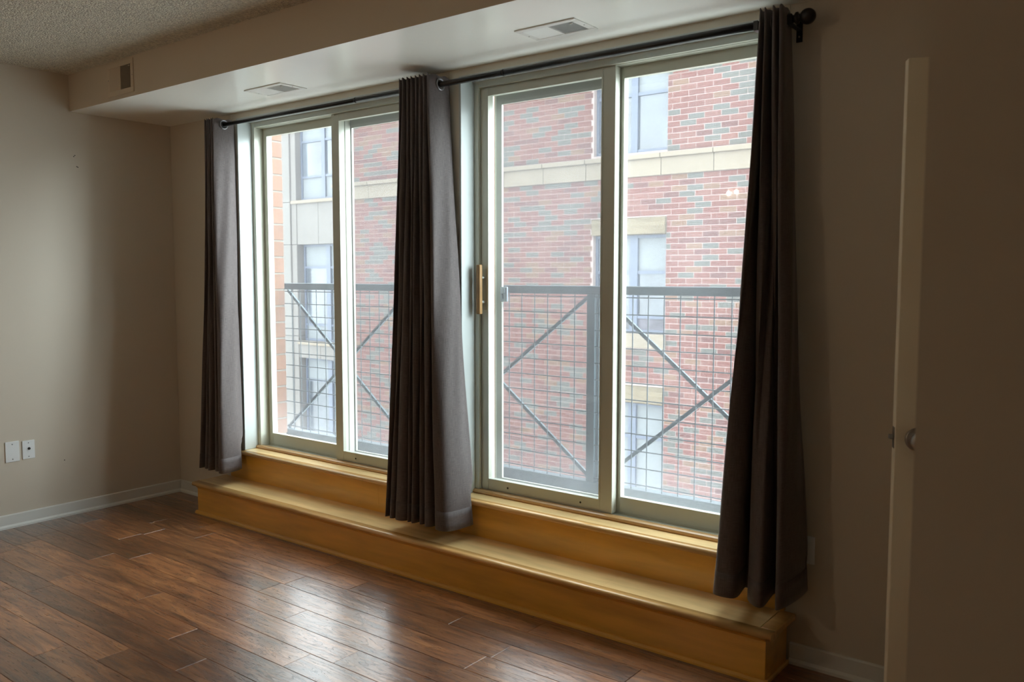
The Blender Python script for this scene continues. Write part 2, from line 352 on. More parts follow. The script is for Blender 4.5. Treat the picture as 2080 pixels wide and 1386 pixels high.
# ================================================================== WINDOWS (sliding doors set as windows)
def ring(bm, x0, x1, z0, z1, y0, y1, l, r, b, t, bev=.0):
    """frame of four members"""
    bx(bm, x0, x0+l, y0, y1, z0, z1, bev); bx(bm, x1-r, x1, y0, y1, z0, z1, bev)
    bx(bm, x0+l, x1-r, y0, y1, z0, z0+b, bev); bx(bm, x0+l, x1-r, y0, y1, z1-t, z1, bev)
def bead(bm, x0, x1, z0, z1, y, w_=.007):
    """thin glazing bead proud of the sash"""
    ring(bm, x0-w_, x1+w_, z0-w_, z1+w_, y-.004, y, w_, w_, w_, w_)
def window(idx, a, b, inner_left):
    t = thing('window_%d' % idx, ((a+b)/2, .1, ZS), ['left sliding window, sliding panel half hidden by the middle curtain', 'right sliding window with the wooden pull handle'][idx-1], 'window', None, 'structure')
    # white jamb liner with a proud face edge
    bm = B(); bx(bm, a, a+.013, -.008, .100, ZS, ZH, .0015); bx(bm, b-.013, b, -.008, .100, ZS, ZH, .0015); bx(bm, a+.013, b-.013, -.008, .100, ZH-.013, ZH, .0015)
    obj('jamb_liner', bm, 'white', t, 'white painted jamb lining')
    # outer frame
    fx0, fx1, fz0, fz1 = a+.008, b-.008, ZS, ZH-.006
    bm = B(); ring(bm, fx0, fx1, fz0, fz1, .085, .100, .030, .030, .012, .034, .001)      # face flange
    ring(bm, fx0, fx1, fz0, fz1, .100, .205, .026, .026, .010, .036, .001)
    bx(bm, fx0+.02, fx1-.02, .150, .156, fz0, fz0+.030); bx(bm, fx0+.02, fx1-.02, .150, .156, fz1-.052, fz1-.03)    # track fins
    obj('frame', bm, 'vinyl', t)
    mid = (a+b)/2; 
    ix0, ix1 = (a+.038, mid+.030) if inner_left else (mid-.028, b-.038)
    ox0, ox1 = (mid-.012, b-.036) if inner_left else (a+.036, mid+.030)
    # sliding (inner) panel
    sl = (.043, .060) if inner_left else (.060, .043)
    bm = B(); z0, z1 = ZS+.018, ZH-.042
    ring(bm, ix0, ix1, z0, z1, .102, .140, sl[0], sl[1], .050, .034, .0015); bead(bm, ix0+sl[0]+.004, ix1-sl[1]-.004, z0+.054, z1-.038, .102, .006)
    p = obj('sliding_panel', bm, 'vinyl', t)
    gx0, gx1, gz0, gz1 = ix0+sl[0], ix1-sl[1], z0+.05, z1-.034
    obj('pane', box(gx0-.004, gx1+.004, .119, .121, gz0-.004, gz1+.004), 'pane', p)
    for fx in (.3, .86):
        bm = B(); xx = ix0+(ix1-ix0)*(fx-.08); tube(bm, (xx, .1005, z0+.024), (xx, .103, z0+.024), .0045, n=10); obj('screw_hole', bm, 'dark', p)
    # fixed (outer) panel
    so = (.020, .028) if inner_left else (.028, .068)
    so = (.055, .034) if inner_left else (.034, .068)
    bm = B(); z0o, z1o = ZS+.020, ZH-.040
    ring(bm, ox0, ox1, z0o, z1o, .148, .184, so[0], so[1], .062, .044, .0015); bead(bm, ox0+so[0]+.004, ox1-so[1]-.004, z0o+.066, z1o-.048, .148, .006)
    q = obj('fixed_panel', bm, 'vinyl', t)
    obj('pane', box(ox0+so[0]-.004, ox1-so[1]+.004, .165, .167, z0o+.058, z1o-.040), 'pane', q)
    # screen behind the sliding panel
    sx0, sx1 = (ix0+.012, ix1) if inner_left else (ix0+.02, ix1-.012)
    bm = B(); ring(bm, sx0, sx1, ZS+.02, ZH-.045, .190, .202, .042, .026, .040, .060)
    s = obj('screen_frame', bm, 'vinyl', t, 'grey insect screen frame outside the glass')
    bm = B(); vs = [bm.verts.new(c) for c in ((sx0+.01, .189, ZS+.04), (sx1-.01, .189, ZS+.04), (sx1-.01, .189, ZH-.06), (sx0+.01, .189, ZH-.06))]; bm.faces.new(vs)
    obj('screen_mesh', bm, 'mesh', s)
    # timber strip along the foot
    bm = prism(B(), [(.070, ZS), (.066, ZS+.006), (.070, ZS+.014), (.078, ZS+.018), (.0995, ZS+.018), (.0995, ZS)], a+.013, b-.013)
    obj('sill_strip', bm, 'sill_strip', t, 'thin stained wood strip at the foot of the frame')
    return t, p, s, (ix0, ix1)
w1, p1, s1, _ = window(1, W[0][0], W[0][1], False)
w2, p2, s2, ix = window(2, W[1][0], W[1][1], True)
# wooden pull on the right window's sliding panel
hx = 2.4545
bm = B(); bx(bm, hx-.011, hx+.011, .058, .080, 1.206, 1.435, .004, 0, 2)
obj('pull_handle', bm, 'pull_wood', p2, 'golden wooden pull handle')
bm = B()
for z in (1.262, 1.375): tube(bm, (hx+.004, .078, z), (hx+.004, .103, z), .006, n=10)
bx(bm, hx-.004, hx+.016, .098, .103, 1.225, 1.415, .001); obj('handle_mount', bm, 'white', p2, 'white mount behind the wooden pull')
bm = B(); bx(bm, 2.492, 2.532, .176, .190, 1.262, 1.332, .005, 0, 2); bx(bm, 2.498, 2.510, .168, .176, 1.275, 1.30, .002); bx(bm, 2.512, 2.524, .170, .176, 1.30, 1.325, .002)
tube(bm, (2.505, .18, 1.262), (2.507, .18, 1.235), .002, n=6)
obj('screen_latch', bm, 'latch', s2, 'small grey metal latch on the screen frame')

# ================================================================== WOODEN STEPS
st = thing('window_step', (2.25, -.12, 0), 'long two-tier maple step running beneath both windows', 'step')
xl, xr, R_, T_, z1, z2 = .550, 3.958, .222, .250, .187, .358
bm = B(); bx(bm, xl, xr, -R_, -R_+.018, 0, z1-.024, .001); obj('riser', bm, 'maple', st)
for a, b in ((xl, xl+.018), (xr-.018, xr)): obj('side_panel', box(a, b, -R_+.018, -.0215, 0, z1-.024, .0008), 'maple', st)
# tread: flat board + rounded nosing
def nose(xa, xb, yf, zt, th=.024, dep=.045):
    pr = [(yf+dep, zt)]
    for i in range(9):
        an = math.pi/2+math.pi*i/8; pr.append((yf+th/2+math.cos(an)*th/2, zt-th/2+math.sin(an)*th/2))
    pr.append((yf+dep, zt-th)); return prism(B(), pr, xa, xb)
def shade_nose(o):
    for p_ in o.data.polygons: p_.use_smooth = abs(p_.normal.x) < .5 and p_.area > 0
xa, xb = .535, 3.985
cuts = [xa, 1.42, 2.47, 3.30, xb-.055]
for a, b in zip(cuts, cuts[1:]):
    obj('tread_board', box(a, b-.0006, -T_+.0455, -.021, z1-.024, z1), 'maple_top_lit', st)
shade_nose(obj('nosing', nose(xa, xb-.0005, -T_, z1), 'maple_nose', st, 'rounded front edge of the lower tread'))
obj('end_strip', box(xb-.0545, xb, -T_+.046, -.012, z1-.0245, z1+.0003, .004, 2), 'maple_nose', st, 'cross strip capping the right end of the lower tread')
bm = prism(B(), [(-R_-.012, z1-.0245), (-R_-.010, z1-.030), (-R_-.003, z1-.036), (-R_, z1-.040), (-R_, z1-.0245)], xl, xr); obj('cove_moulding', bm, 'maple', st)
bm = prism(B(), [(-R_, 0), (-R_-.014, 0), (-R_-.013, .007), (-R_-.007, .015), (-R_, .017)], xl-.012, xr+.012); obj('shoe_moulding', bm, 'maple', st)
for a, b in ((xr, xr+.012), (xl-.012, xl)): obj('shoe_return', box(a, b, -R_, -.0215, 0, .016, .004, 2), 'maple_nose', st)
# upper tier
xl2, xr2, r2, t2 = .584, 3.945, .020, .046
cutu = [xl2, 1.86, 3.1, xr2]
for a, b in zip(cutu, cutu[1:]): obj('upper_riser', box(a, b-.0006, -r2, -.0005, z1, z2-.024), 'maple', st)
cut2 = [W[0][0]+.014, 1.5, W[0][1]-.014]
shade_nose(obj('upper_nosing', nose(xl2-.012, xr2+.012, -t2, z2, .024, .038), 'maple_nose', st, 'rounded front edge of the upper tread'))
for i, (a, b) in enumerate(W):
    a += .0135; b -= .0135; c = a+(b-a)*(.52 if i == 0 else .43)
    for u, v in ((a, c), (c, b)): obj('upper_tread_board', box(u, v-.0006, -t2+.0385, .0845, z2-.024, z2), 'maple_top_lit', st)

# ================================================================== CURTAIN ROD
RY, RZ = -.085, 2.237
rod = thing('curtain_rod', (2.3, RY, RZ), 'long black curtain rod with a ball end above both windows', 'curtain rod')
obj('rod_tube', tube(B(), (.63, RY, RZ), (1.80, RY, RZ), .0105, n=16), 'black_metal', rod)
obj('rod_tube', tube(B(), (1.80, RY, RZ), (2.72, RY, RZ), .0125, n=16), 'black_metal', rod)
obj('rod_tube', tube(B(), (2.72, RY, RZ), (3.935, RY, RZ), .0135, n=16), 'black_metal', rod)
bm = lathe(B(), (3.925, RY, RZ), (1, 0, 0), [(0, .016), (.010, .019), (.018, .019), (.022, .013), (.028, .012), (.034, .020), (.040, .020), (.043, .013), (.046, .012)] + [(.072-.026*math.cos(math.pi*k/14), max(.012 if k < 2 else 0, .026*math.sin(math.pi*k/14))) for k in range(1, 15)], 28)
obj('finial', bm, 'black_metal', rod, 'black ball finial')
def bracket(x):
    bm = B(); bx(bm, x-.0105, x+.0105, -.005, -.0045+.0045, RZ-.058, RZ+.030, .001)
    bx(bm, x-.008, x+.008, RY-.012, -.004, RZ-.020, RZ-.0145, .0005); bx(bm, x-.008, x+.008, RY-.018, RY-.0135, RZ-.020, RZ+.012, .0005)
    b = obj('bracket', bm, 'black_metal', rod)
    obj('screw', lathe(B(), (x, -.005, RZ-.04), (0, -1, 0), [(0, .0035), (.001, .0035), (.0018, .002)], 10), 'steel', b)
for x in (.655, 3.826, 3.942): bracket(x)
for a, b, c in ((1.797, 1.806, .0135), (2.716, 2.724, .0145)): obj('adjusting_collar', tube(B(), (a, RY, RZ), (b, RY, RZ), c, n=16), 'black_metal', rod)

# ================================================================== CURTAINS
def catmull(P, n):
    out = []; m_ = len(P)
    for i in range(m_-1):
        p0 = P[max(i-1, 0)]; p1_ = P[i]; p2_ = P[i+1]; p3 = P[min(i+2, m_-1)]
        for k in range(n):
            t = k/n; out.append(tuple(.5*((2*b)+(-a+c)*t+(2*a-5*b+4*c-d)*t*t+(-a+3*b-3*c+d)*t**3) for a, b, c, d in zip(p0, p1_, p2_, p3)))
    out.append(tuple(P[-1])); return out
def curtain(top, bot, zt, zb, label, seed, ex=1.25, flap=True):
    """top/bot: matching lists of (x, y) fold points; zb: list of hem heights per point"""
    rnd = random.Random(seed)
    n = 7; T = catmull([(a, b, 0) for a, b in top], n); Bt = catmull([(a, b, c) for (a, b), c in zip(bot, zb)], n)
    rows_ = 64; bm = B(); uvl = bm.loops.layers.uv.new('UVMap'); grid = []
    ph = [rnd.random()*6.28 for _ in range(6)]
    arc = [0]
    for i in range(1, len(Bt)): arc.append(arc[-1]+math.hypot(Bt[i][0]-Bt[i-1][0], Bt[i][1]-Bt[i-1][1]))
    for j in range(rows_+1):
        v = j/rows_; e = v**ex; line = []
        for i, (a, b) in enumerate(zip(T, Bt)):
            x = a[0]*(1-e)+b[0]*e; y = a[1]*(1-e)+b[1]*e
            am = .006*math.sin(math.pi*min(v*1.1, 1))
            x += am*math.sin(ph[0]+v*7+i*.35)+.5*am*math.sin(ph[1]+v*15+i*.8)
            y += .6*am*math.sin(ph[2]+v*6+i*.5)
            z = zt-.004*math.cos(i*.9)*(1-v)-(zt-b[2])*v
            y = min(y, -.012-.046*min(max((.50-z)/.11, 0), 1))
            line.append(bm.verts.new((x, y, z)))
        grid.append(line)
    for j in range(rows_):
        for i in range(len(T)-1):
            f = bm.faces.new((grid[j][i], grid[j+1][i], grid[j+1][i+1], grid[j][i+1])); f.smooth = True
            for lp, (ii, jj) in zip(f.loops, ((i, j), (i, j+1), (i+1, j+1), (i+1, j))):
                lp[uvl].uv = (arc[ii], jj/rows_*2.05)
    th = thing('curtain', (sum(p_[0] for p_ in bot)/len(bot), -.1, zb[0]), label, 'curtain', 'grey curtain panels on the black rod')
    me = fin('fabric', bm, 'linen')
    fo = obj('fabric', me, None, th); md = fo.modifiers.new('thickness', 'SOLIDIFY'); md.thickness = .0016; md.offset = 0
    # hem band: a second, slightly thicker fold at the foot
    bm = B(); hem = []
    for j in range(4):
        v = 1-.042*(1-j/3); e = v**ex; line = []
        for i, (a, b) in enumerate(zip(T, Bt)):
            x = a[0]*(1-e)+b[0]*e; y = a[1]*(1-e)+b[1]*e; z = zt-(zt-b[2])*v
            am = .006*math.sin(math.pi*min(v*1.1, 1))
            x += am*math.sin(ph[0]+v*7+i*.35)+.5*am*math.sin(ph[1]+v*15+i*.8); y += .6*am*math.sin(ph[2]+v*6+i*.5)
            y = min(y, -.012-.046*min(max((.50-z)/.11, 0), 1))
            line.append(bm.verts.new((x, y, z-.0005)))
        hem.append(line)
    uvl = bm.loops.layers.uv.new('UVMap')
    for j in range(3):
        for i in range(len(T)-1):
            f = bm.faces.new((hem[j][i], hem[j+1][i], hem[j+1][i+1], hem[j][i+1])); f.smooth = True
            for lp, (ii, jj) in zip(f.loops, ((i, j), (i, j+1), (i+1, j+1), (i+1, j))): lp[uvl].uv = (arc[ii]+.3, jj*.03)
    ho = obj('hem', bm, 'linen', th); md = ho.modifiers.new('thickness', 'SOLIDIFY'); md.thickness = .003; md.offset = 0
    # grommets where the folds cross the rod
    for a, b in zip(top, top[1:]):
        if (a[1]-RY)*(b[1]-RY) < 0:
            k = (RY-a[1])/(b[1]-a[1]); x = a[0]+(b[0]-a[0])*k
            bm = torus(B(), (x+.0016, RY, RZ), (1, 0, 0), .0235, .0042, 26, 8)
            g = obj('grommet', bm, 'nickel', th)
            obj('grommet_dark', tube(B(), (x-.0012, RY, RZ), (x+.0022, RY, RZ), .0215, n=24), 'black_metal', g)  # black disc painted in for the darkness seen through the eyelet
    return th
def zigzag(xs, yf, yb, start_front):
    P = []; fr = start_front
    for x in xs:
        yf_ = yf; yb_ = yb
        if fr: P += [(x-.004, yf_)]
        else: P += [(x-.004, yb_)]
        fr = not fr
    return P
def pleats(xs, yf, yb):
    """serpentine: back-front-front-back ... each value of xs is one layer crossing the rod"""
    P = []; front = False
    for x in xs:
        a, b = ((x, yb), (x, yf)) if not front else ((x, yf), (x, yb))
        P += [a, b]; front = not front
    return P
jr = random.Random(3)
def jit(v, a): return v+(jr.random()-.5)*a
ZT = 2.275
# left curtain
tx = [.604+.0092*k for k in range(10)]
bxs = [.535, .550, .575, .600, .625, .650, .675, .715, .735, .792]
def mk(txs, bxs_, yft, ybt, yfb, ybb, last=None):
    top = pleats(txs, yft, ybt); bot = pleats(bxs_, yfb, ybb)
    top = [(jit(x, .002), jit(y, .012)) for x, y in top]; bot = [(jit(x, .008), jit(y, .018)) for x, y in bot]
    return top, bot
top, bot = mk(tx, bxs, -.135, -.035, -.185, -.05)
# the end flap facing the room light: front edge to wall
top = [(.598, -.03)]+top[1:-2]+[(.690, -.142), (.700, -.080), (.700, -.022)]
bot = [(.520, -.10)]+bot[1:-2]+[(.785, -.200), (.775, -.10), (.735, -.034)]
curtain(top, bot, ZT-.008, [.262]*len(bot), 'grey linen curtain at the left edge of the left window', 11, 1.5)
# middle curtain
tx = [2.160+.0128*k for k in range(16)]
bxs = [2.100, 2.118, 2.128, 2.160, 2.172, 2.232, 2.244, 2.262, 2.276, 2.296, 2.312, 2.340, 2.352, 2.395, 2.420, 2.500]
top, bot = mk(tx, bxs, -.140, -.035, -.195, -.06)
top = [(2.150, -.06)]+top[1:-2]+[(2.350, -.145), (2.360, -.080), (2.356, -.02)]
bot = [(2.098, -.12)]+bot[1:-2]+[(2.500, -.210), (2.520, -.11), (2.518, -.032)]
curtain(top, bot, ZT, [.252]*len(bot), 'grey linen curtain hanging between the two windows', 12, 1.35)
# right curtain: fewer, wider folds at the hem
top = [(3.852, -.050), (3.855, -.135), (3.861, -.132), (3.856, -.045), (3.862, -.040), (3.869, -.130), (3.880, -.138), (3.878, -.050), (3.886, -.045), (3.898, -.135), (3.910, -.140), (3.906, -.05), (3.912, -.045), (3.922, -.140), (3.936, -.128), (3.920, -.025)]
bot = [(3.740, -.050), (3.745, -.170), (3.772, -.205), (3.832, -.190), (3.815, -.060), (3.838, -.050), (3.862, -.150), (3.905, -.205), (3.935, -.200), (3.925, -.07), (3.945, -.050), (3.962, -.120), (3.982, -.205), (4.004, -.200), (4.030, -.120), (4.040, -.040)]
curtain(top, bot, ZT-.004, [.262, .262, .262, .262, .258, .258, .258, .258, .258, .262, .262, .262, .262, .270, .285, .300], 'grey linen curtain beside the ball finial at the right end', 13, 1.22)

# ================================================================== VENTS
def register(name, loc, lx, ly, label, M3, enam, two_tone=False):
    """ceiling/wall register: local x long side, y short side, z = out of the surface"""
    t = thing(name, loc, label, 'vent', 'air vents on the boxed beam'); t.matrix_world = Matrix.Translation(loc) @ M3.to_4x4()
    f = B(); h = .005; m_ = .026
    ring_z = lambda x0, x1, y0, y1, l: [bx(f, x0, x1, y0, y0+l, 0, h, .0015), bx(f, x0, x1, y1-l, y1, 0, h, .0015), bx(f, x0, x0+l, y0+l, y1-l, 0, h, .0015), bx(f, x1-l, x1, y0+l, y1-l, 0, h, .0015)]
    ring_z(-lx/2, lx/2, -ly/2, ly/2, m_); bx(f, -.003, .003, -ly/2+m_, ly/2-m_, 0, h)
    def part(nm, bm, mm, **k):
        me = fin(nm, bm, mm); o = bpy.data.objects.new(nm, me); COL.objects.link(o); o.parent = t
        for a, b in k.items(): o[a] = b
        return o
    part('frame', f, enam)
    part('throat', box(-lx/2+m_-.002, lx/2-m_+.002, -ly/2+m_-.002, ly/2-m_+.002, .0002, .001), 'vent_shadow')
    for s in (-1, 1):
        b = B(); n = 22; x0, x1 = (.005, lx/2-m_) if s > 0 else (-lx/2+m_, -.005)
        for i in range(n):
            xc = x0+(x1-x0)*(i+.5)/n; r = bmesh.ops.create_cube(b, size=1)
            R3 = Matrix.Rotation(math.radians(-32*s), 3, 'Y')
            for v in r['verts']: v.co = R3 @ Vector((v.co.x*.0034, v.co.y*(ly-2*m_), v.co.z*.0007))+Vector((xc, 0, .0033))
        part('louvre_bank', b, enam, kind='stuff')
    for s in (-1, 1): part('screw', lathe(B(), (s*(lx/2-.010), 0, h), (0, 0, 1), [(0, .003), (.001, .0028), (.0012, .001)], 10), 'steel')
    part('damper_lever', box(lx/2-m_-.016, lx/2-m_-.004, ly/2-m_-.012, ly/2-m_-.008, h, h+.004), enam)
    return t
Mdown = Matrix(((1, 0, 0), (0, -1, 0), (0, 0, -1)))
register('ceiling_vent', (1.405, -.258, HS), .29, .165, 'white metal vent under the beam, above the left window', Mdown, 'vent')
register('ceiling_vent', (3.103, -.250, HS), .272, .168, 'white metal vent under the beam, above the right window', Mdown, 'vent')
Mfront = Matrix(((1, 0, 0), (0, 0, -1), (0, 1, 0)))
register('wall_vent', (.579, -SOF, 2.418), .262, .172, 'beige metal vent on the face of the beam', Mfront, 'vent_warm')

# ================================================================== COVER PLATES
def plate(name, y0, y1_, z0, z1_, label, coax):
    t = thing(name, (0, (y0+y1_)/2, z0), label, 'wall plate')
    bm = B(); bx(bm, 0, .006, y0, y1_, z0, z1_, .0022, 0, 2); obj('cover', bm, 'plate', t)
    yc, zc = (y0+y1_)/2, (z0+z1_)/2
    for dz in (-.038 if coax else -.041, .038 if coax else .041): obj('screw', lathe(B(), (.006, yc, zc+dz), (1, 0, 0), [(0, .0032), (.001, .003), (.0013, .001)], 10), 'latch', t)
    if coax:
        obj('coax_socket', lathe(B(), (.006, yc+.002, zc+.006), (1, 0, 0), [(0, .0075), (.002, .0075), (.002, .0048), (.010, .0048), (.010, .002)], 14), 'dark', t, 'dark threaded cable socket')
plate('blank_plate', -1.032, -.960, .363, .476, 'blank white cover plate, left of the cable socket plate', False)
plate('cable_socket', -.945, -.880, .367, .470, 'white plate with a dark cable socket, low on the left wall', True)
t = thing('power_outlet', (4.008, 0, .37), 'white double outlet half hidden behind the right curtain', 'outlet')
bm = B(); bx(bm, 3.973, 4.043, -.006, 0, .373, .472, .0022, 0, 2); obj('cover', bm, 'plate', t)
for z in (.400, .445):
    r = obj('receptacle', box(3.992, 4.024, -.0075, -.006, z-.014, z+.014, .0006), 'plate', t)
    bm = B(); bx(bm, 4.001, 4.003, -.0079, -.0074, z-.004, z+.005); bx(bm, 4.013, 4.015, -.0079, -.0074, z-.004, z+.005); obj('slot', bm, 'dark', r)

# ================================================================== DOOR AT THE RIGHT
dz = 2.02; Dp = 2.43
def at(px, py, dep):
    return CAM+(fw+rt2*((px-1040)/FPX)-up2*((py-693)/FPX))*dep
e0 = at(1825, 693, Dp); e0.z = 0
dr = Vector((.90, .436, 0)).normalized(); nr = Vector((dr.y, -dr.x, 0))   # nr faces the viewer side
DW = .745
door = thing('door_1', e0, 'narrow pale door standing open by the right wall', 'door', None, 'structure')
MD = Matrix((dr, -nr, Vector((0, 0, 1)))).transposed().to_4x4()    # local x along leaf, y away from viewer, z up
def dpart(nm, bm, mm, par=None, label=None):
    me = fin(nm, bm, mm); me.transform(MD if par is None else MD); o = bpy.data.objects.new(nm, me); COL.objects.link(o); o.parent = par or door
    if label: o['label'] = label
    return o
bm = B(); bx(bm, 0, DW, 0, .035, .012, 1.992, .0015)
leaf = dpart('door_leaf', bm, 'door')
kz = .935
bm = lathe(B(), (.060, 0, kz-.02), (0, -1, 0), [(0, .034), (.004, .034), (.007, .030), (.009, .014), (.012, .012), (.026, .012), (.032, .022), (.040, .028), (.050, .028), (.058, .020), (.060, .004)], 28)
dpart('door_knob', bm, 'steel', None, 'round brushed metal knob on its rose')
bm = B(); bx(bm, -.0012, .0, .006, .030, kz-.05, kz+.012, .0002); dpart('latch_plate', bm, 'steel')
bm = B(); bx(bm, -.014, 0, .010, .024, kz-.024, kz-.010, .003, 0, 2); dpart('latch_bolt', bm, 'steel', None, 'small metal latch bolt on the free edge')
for hz in (.25, 1.0, 1.78):
    bm = B(); tube(bm, (DW+.003, .0, hz-.04), (DW+.003, .0, hz+.04), .006, n=10); dpart('hinge', bm, 'steel')

# ================================================================== OUTSIDE: own brick reveal
ext = struct('trim_3', None or box(.25, .7035, .20, .300, -3.2, 3.0), 'orange_mortar', 'orange brick reveal outside the left window', 'brickwork')
ext.data.materials[0] = M['orange_mortar']
for zc in range(-8, 30):
    z0 = .022+zc*.0985
    bm = B(); L_ = .30 if zc % 2 else .20
    bx(bm, .7085-L_, .7085, .203, .304, z0, z0+.0885, .003); obj('brick', bm, 'orange_brick', ext)
ob = struct('wall_outside', bx(bx(bx(B(), W[0][1]+.005, W[1][0]-.005, .205, .30, -3.2, 3), -1, .245, .165, .30, -3.2, 3), W[1][1]+.005, 6.4, .165, .30, -3.2, 3), 'orange_brick', 'outer brick skin of this building', 'wall')

# ================================================================== BALCONY RAILING
YR = .42
rl = thing('balcony_railing', (2.25, YR, .40), 'blue-grey steel balcony railing with wire grid outside both windows', 'railing')
ZT_, ZB_ = 1.337, .412
obj('top_rail', box(.47, 4.05, YR-.020, YR+.020, ZT_-.040, ZT_, .003), 'railing', rl)
bm = B(); bx(bm, .47, 4.03, YR-.026, YR+.026, ZB_-.056, ZB_, .002); obj('bottom_rail', bm, 'railing', rl)
for x in (.49, 1.665, 2.853, 3.99):
    bm = B(); bx(bm, x-.022, x+.022, YR-.020, YR+.020, ZB_-.12, ZT_-.04, .002); o = obj('post', bm, 'railing', rl)
    if x != 2.853: continue
    bm = B(); bx(bm, x+.030, x+.036, YR+.0, YR+.045, ZB_-.10, ZT_-.04, .001); obj('post_flange', bm, 'rail_light', rl, 'pale blue flat bar behind the post')
for a, b in ((.557, 1.643), (1.700, 2.831), (2.890, 3.968)):
    for s in (0, 1):
        za, zb_ = (ZT_-.045, ZB_+.005) if s else (ZB_+.005, ZT_-.045)
        bm = B(); bar(bm, (a, YR+.012+.014*s, za), (b, YR+.012+.014*s, zb_), .017, .012); obj('cross_brace', bm, 'railing', rl)
sp = .0785; x = .560; vert = []
me = None
while x < 3.98:
    if all(abs(x-p_) > .03 for p_ in (.49, 1.665, 2.853, 3.99)):
        if me is None:
            bm = tube(B(), (0, 0, 0), (0, 0, ZT_-ZB_-.03), .0028, n=6); me = fin('wire', bm, 'wire')
        o = bpy.data.objects.new('wire', me); COL.objects.link(o); o.parent = rl; o.location = (x-2.25, -.010, .0)
        o.location.z = ZB_-.40
    x += sp
meh = fin('wire', tube(B(), (0, 0, 0), (3.50, 0, 0), .0028, n=6), 'wire')
z = ZT_-.052
while z > ZB_+.02:
    o = bpy.data.objects.new('wire', meh); COL.objects.link(o); o.parent = rl; o.location = (.53-2.25, -.0145, z-.40); z -= sp*.985
for x in (1.25, 3.3):
    pass
# stand-off stubs that tie the railing to the wall
for x in (.49, 2.27, 3.99):
    for zz in (.36, 1.25):
        bm = B(); bx(bm, x-.012, x+.012, .300, YR-.0195, zz-.012, zz+.012); obj('wall_tie', bm, 'railing', rl)

# ================================================================== GROUND AND OPPOSITE BUILDINGS
GZ = -6.2
struct('ground', box(-70, 70, -60, 90, GZ-.3, GZ), 'ground', 'pale paved alley far below', 'ground')
YF = 10.75
FX0, FX1, FZ1 = -11.05, 1.55, 6.3
WX0, WX1 = -3.68, -2.15
wins = [(3.60, 5.62), (.32, 2.12), (-2.79, -.97), (-5.9, -4.1)]
bb = thing('brick_building', ((FX0+FX1)/2, YF, GZ), 'red and grey brick building with cream stone band facing the windows', 'building')
bm = B()
bx(bm, FX0, WX0, YF-.004, YF+.30, GZ, FZ1); bx(bm, WX1, FX1, YF-.004, YF+.30, GZ, FZ1)
zz = GZ
for a, b in sorted(wins): bx(bm, WX0, WX1, YF-.004, YF+.30, zz, a); zz = b
bx(bm, WX0, WX1, YF-.004, YF+.30, zz, FZ1)
bx(bm, FX0, FX1, YF+.30, YF+7, GZ, FZ1)
obj('brick_wall', bm, 'mortar', bb)
obj('parapet', box(FX0-.05, FX1+.05, YF-.06, YF+.5, FZ1, FZ1+.2, .01), 'stone', bb)
# bricks
CH, CLn, JT = .1016, .3048, .011
names_b = list(bc)
wts = [.30, .26, .12, .22, .10]
SB = (3.165, 3.555)
blocked = [(WX0-.02, WX1, a, b) for a, b in wins]
lints = [(-3.705, -2.145, 2.12, 2.435), (-3.705, -2.145, -.97, -.645), (-3.705, -2.145, -4.1, -3.78)]
sills = [(-3.70, -2.13, .055, .32), (-3.70, -2.13, -3.06, -2.79)]
blocked += lints+sills+[(-99, 99, SB[0], SB[1])]
bricks = []
r_ = 0; z = GZ+.05
rb = random.Random(21)
phase = (SB[0] - z) % CH; z += phase-CH
while z < FZ1-CH:
    x = FX0-(.5*CLn if r_ % 2 else 0)
    while x < FX1:
        a, b = max(x+JT/2, FX0), min(x+CLn-JT/2, FX1); z0_, z1_ = z+JT/2, z+CH-JT/2
        segs = [(a, b)]
        for (u, v, p_, q_) in blocked:
            if z1_ > p_+.012 and z0_ < q_-.012:
                ns = []
                for (s_, e_) in segs:
                    if e_ <= u or s_ >= v: ns.append((s_, e_))
                    else:
                        if s_ < u-JT: ns.append((s_, u-JT/2))
                        if e_ > v+JT: ns.append((v+JT/2, e_))
                segs = ns
        for s_, e_ in segs:
            if e_-s_ > .04: bricks.append((s_, e_, z0_, z1_, rb.choices(range(5), wts)[0], rb.random()*.003))
        x += CLn
    z += CH; r_ += 1
def proj(P):
    d = Vector(P)-CAM; k = d.dot(fw); return 1040+FPX*d.dot(rt2)/k, 693-FPX*d.dot(up2)/k, k
def seen(bk):
    px, py, k = proj(((bk[0]+bk[1])/2, YF, (bk[2]+bk[3])/2))
    return (1266 < px < 1530 and 125 < py < 1052 and px < 1545-(py-50)*.075 and py > 157-(px-1268)*.146+6)
vis = sorted([b for b in bricks if seen(b) and b[1]-b[0] > .2], key=lambda b: proj((b[0], YF, b[2]))[2])[:300]
vs_ = set(vis); cache = {}
for s_, e_, z0_, z1_, ci, pr in vis:
    key = (round(e_-s_, 3), ci)
    if key not in cache: cache[key] = fin('brick', box(-(e_-s_)/2, (e_-s_)/2, -.012, .03, -(z1_-z0_)/2, (z1_-z0_)/2, .004), names_b[ci])
    o = bpy.data.objects.new('brick', cache[key]); COL.objects.link(o); o.parent = bb
    o.location = Vector(((s_+e_)/2, YF+.003-pr, (z0_+z1_)/2))-bb.location
bm = B()
for bk in bricks:
    if bk in vs_: continue
    s_, e_, z0_, z1_, ci, pr = bk
    bx(bm, s_, e_, YF-.009-pr, YF+.03, z0_, z1_, 0, ci)
obj('bricks', bm, names_b, bb, None, 'stuff')
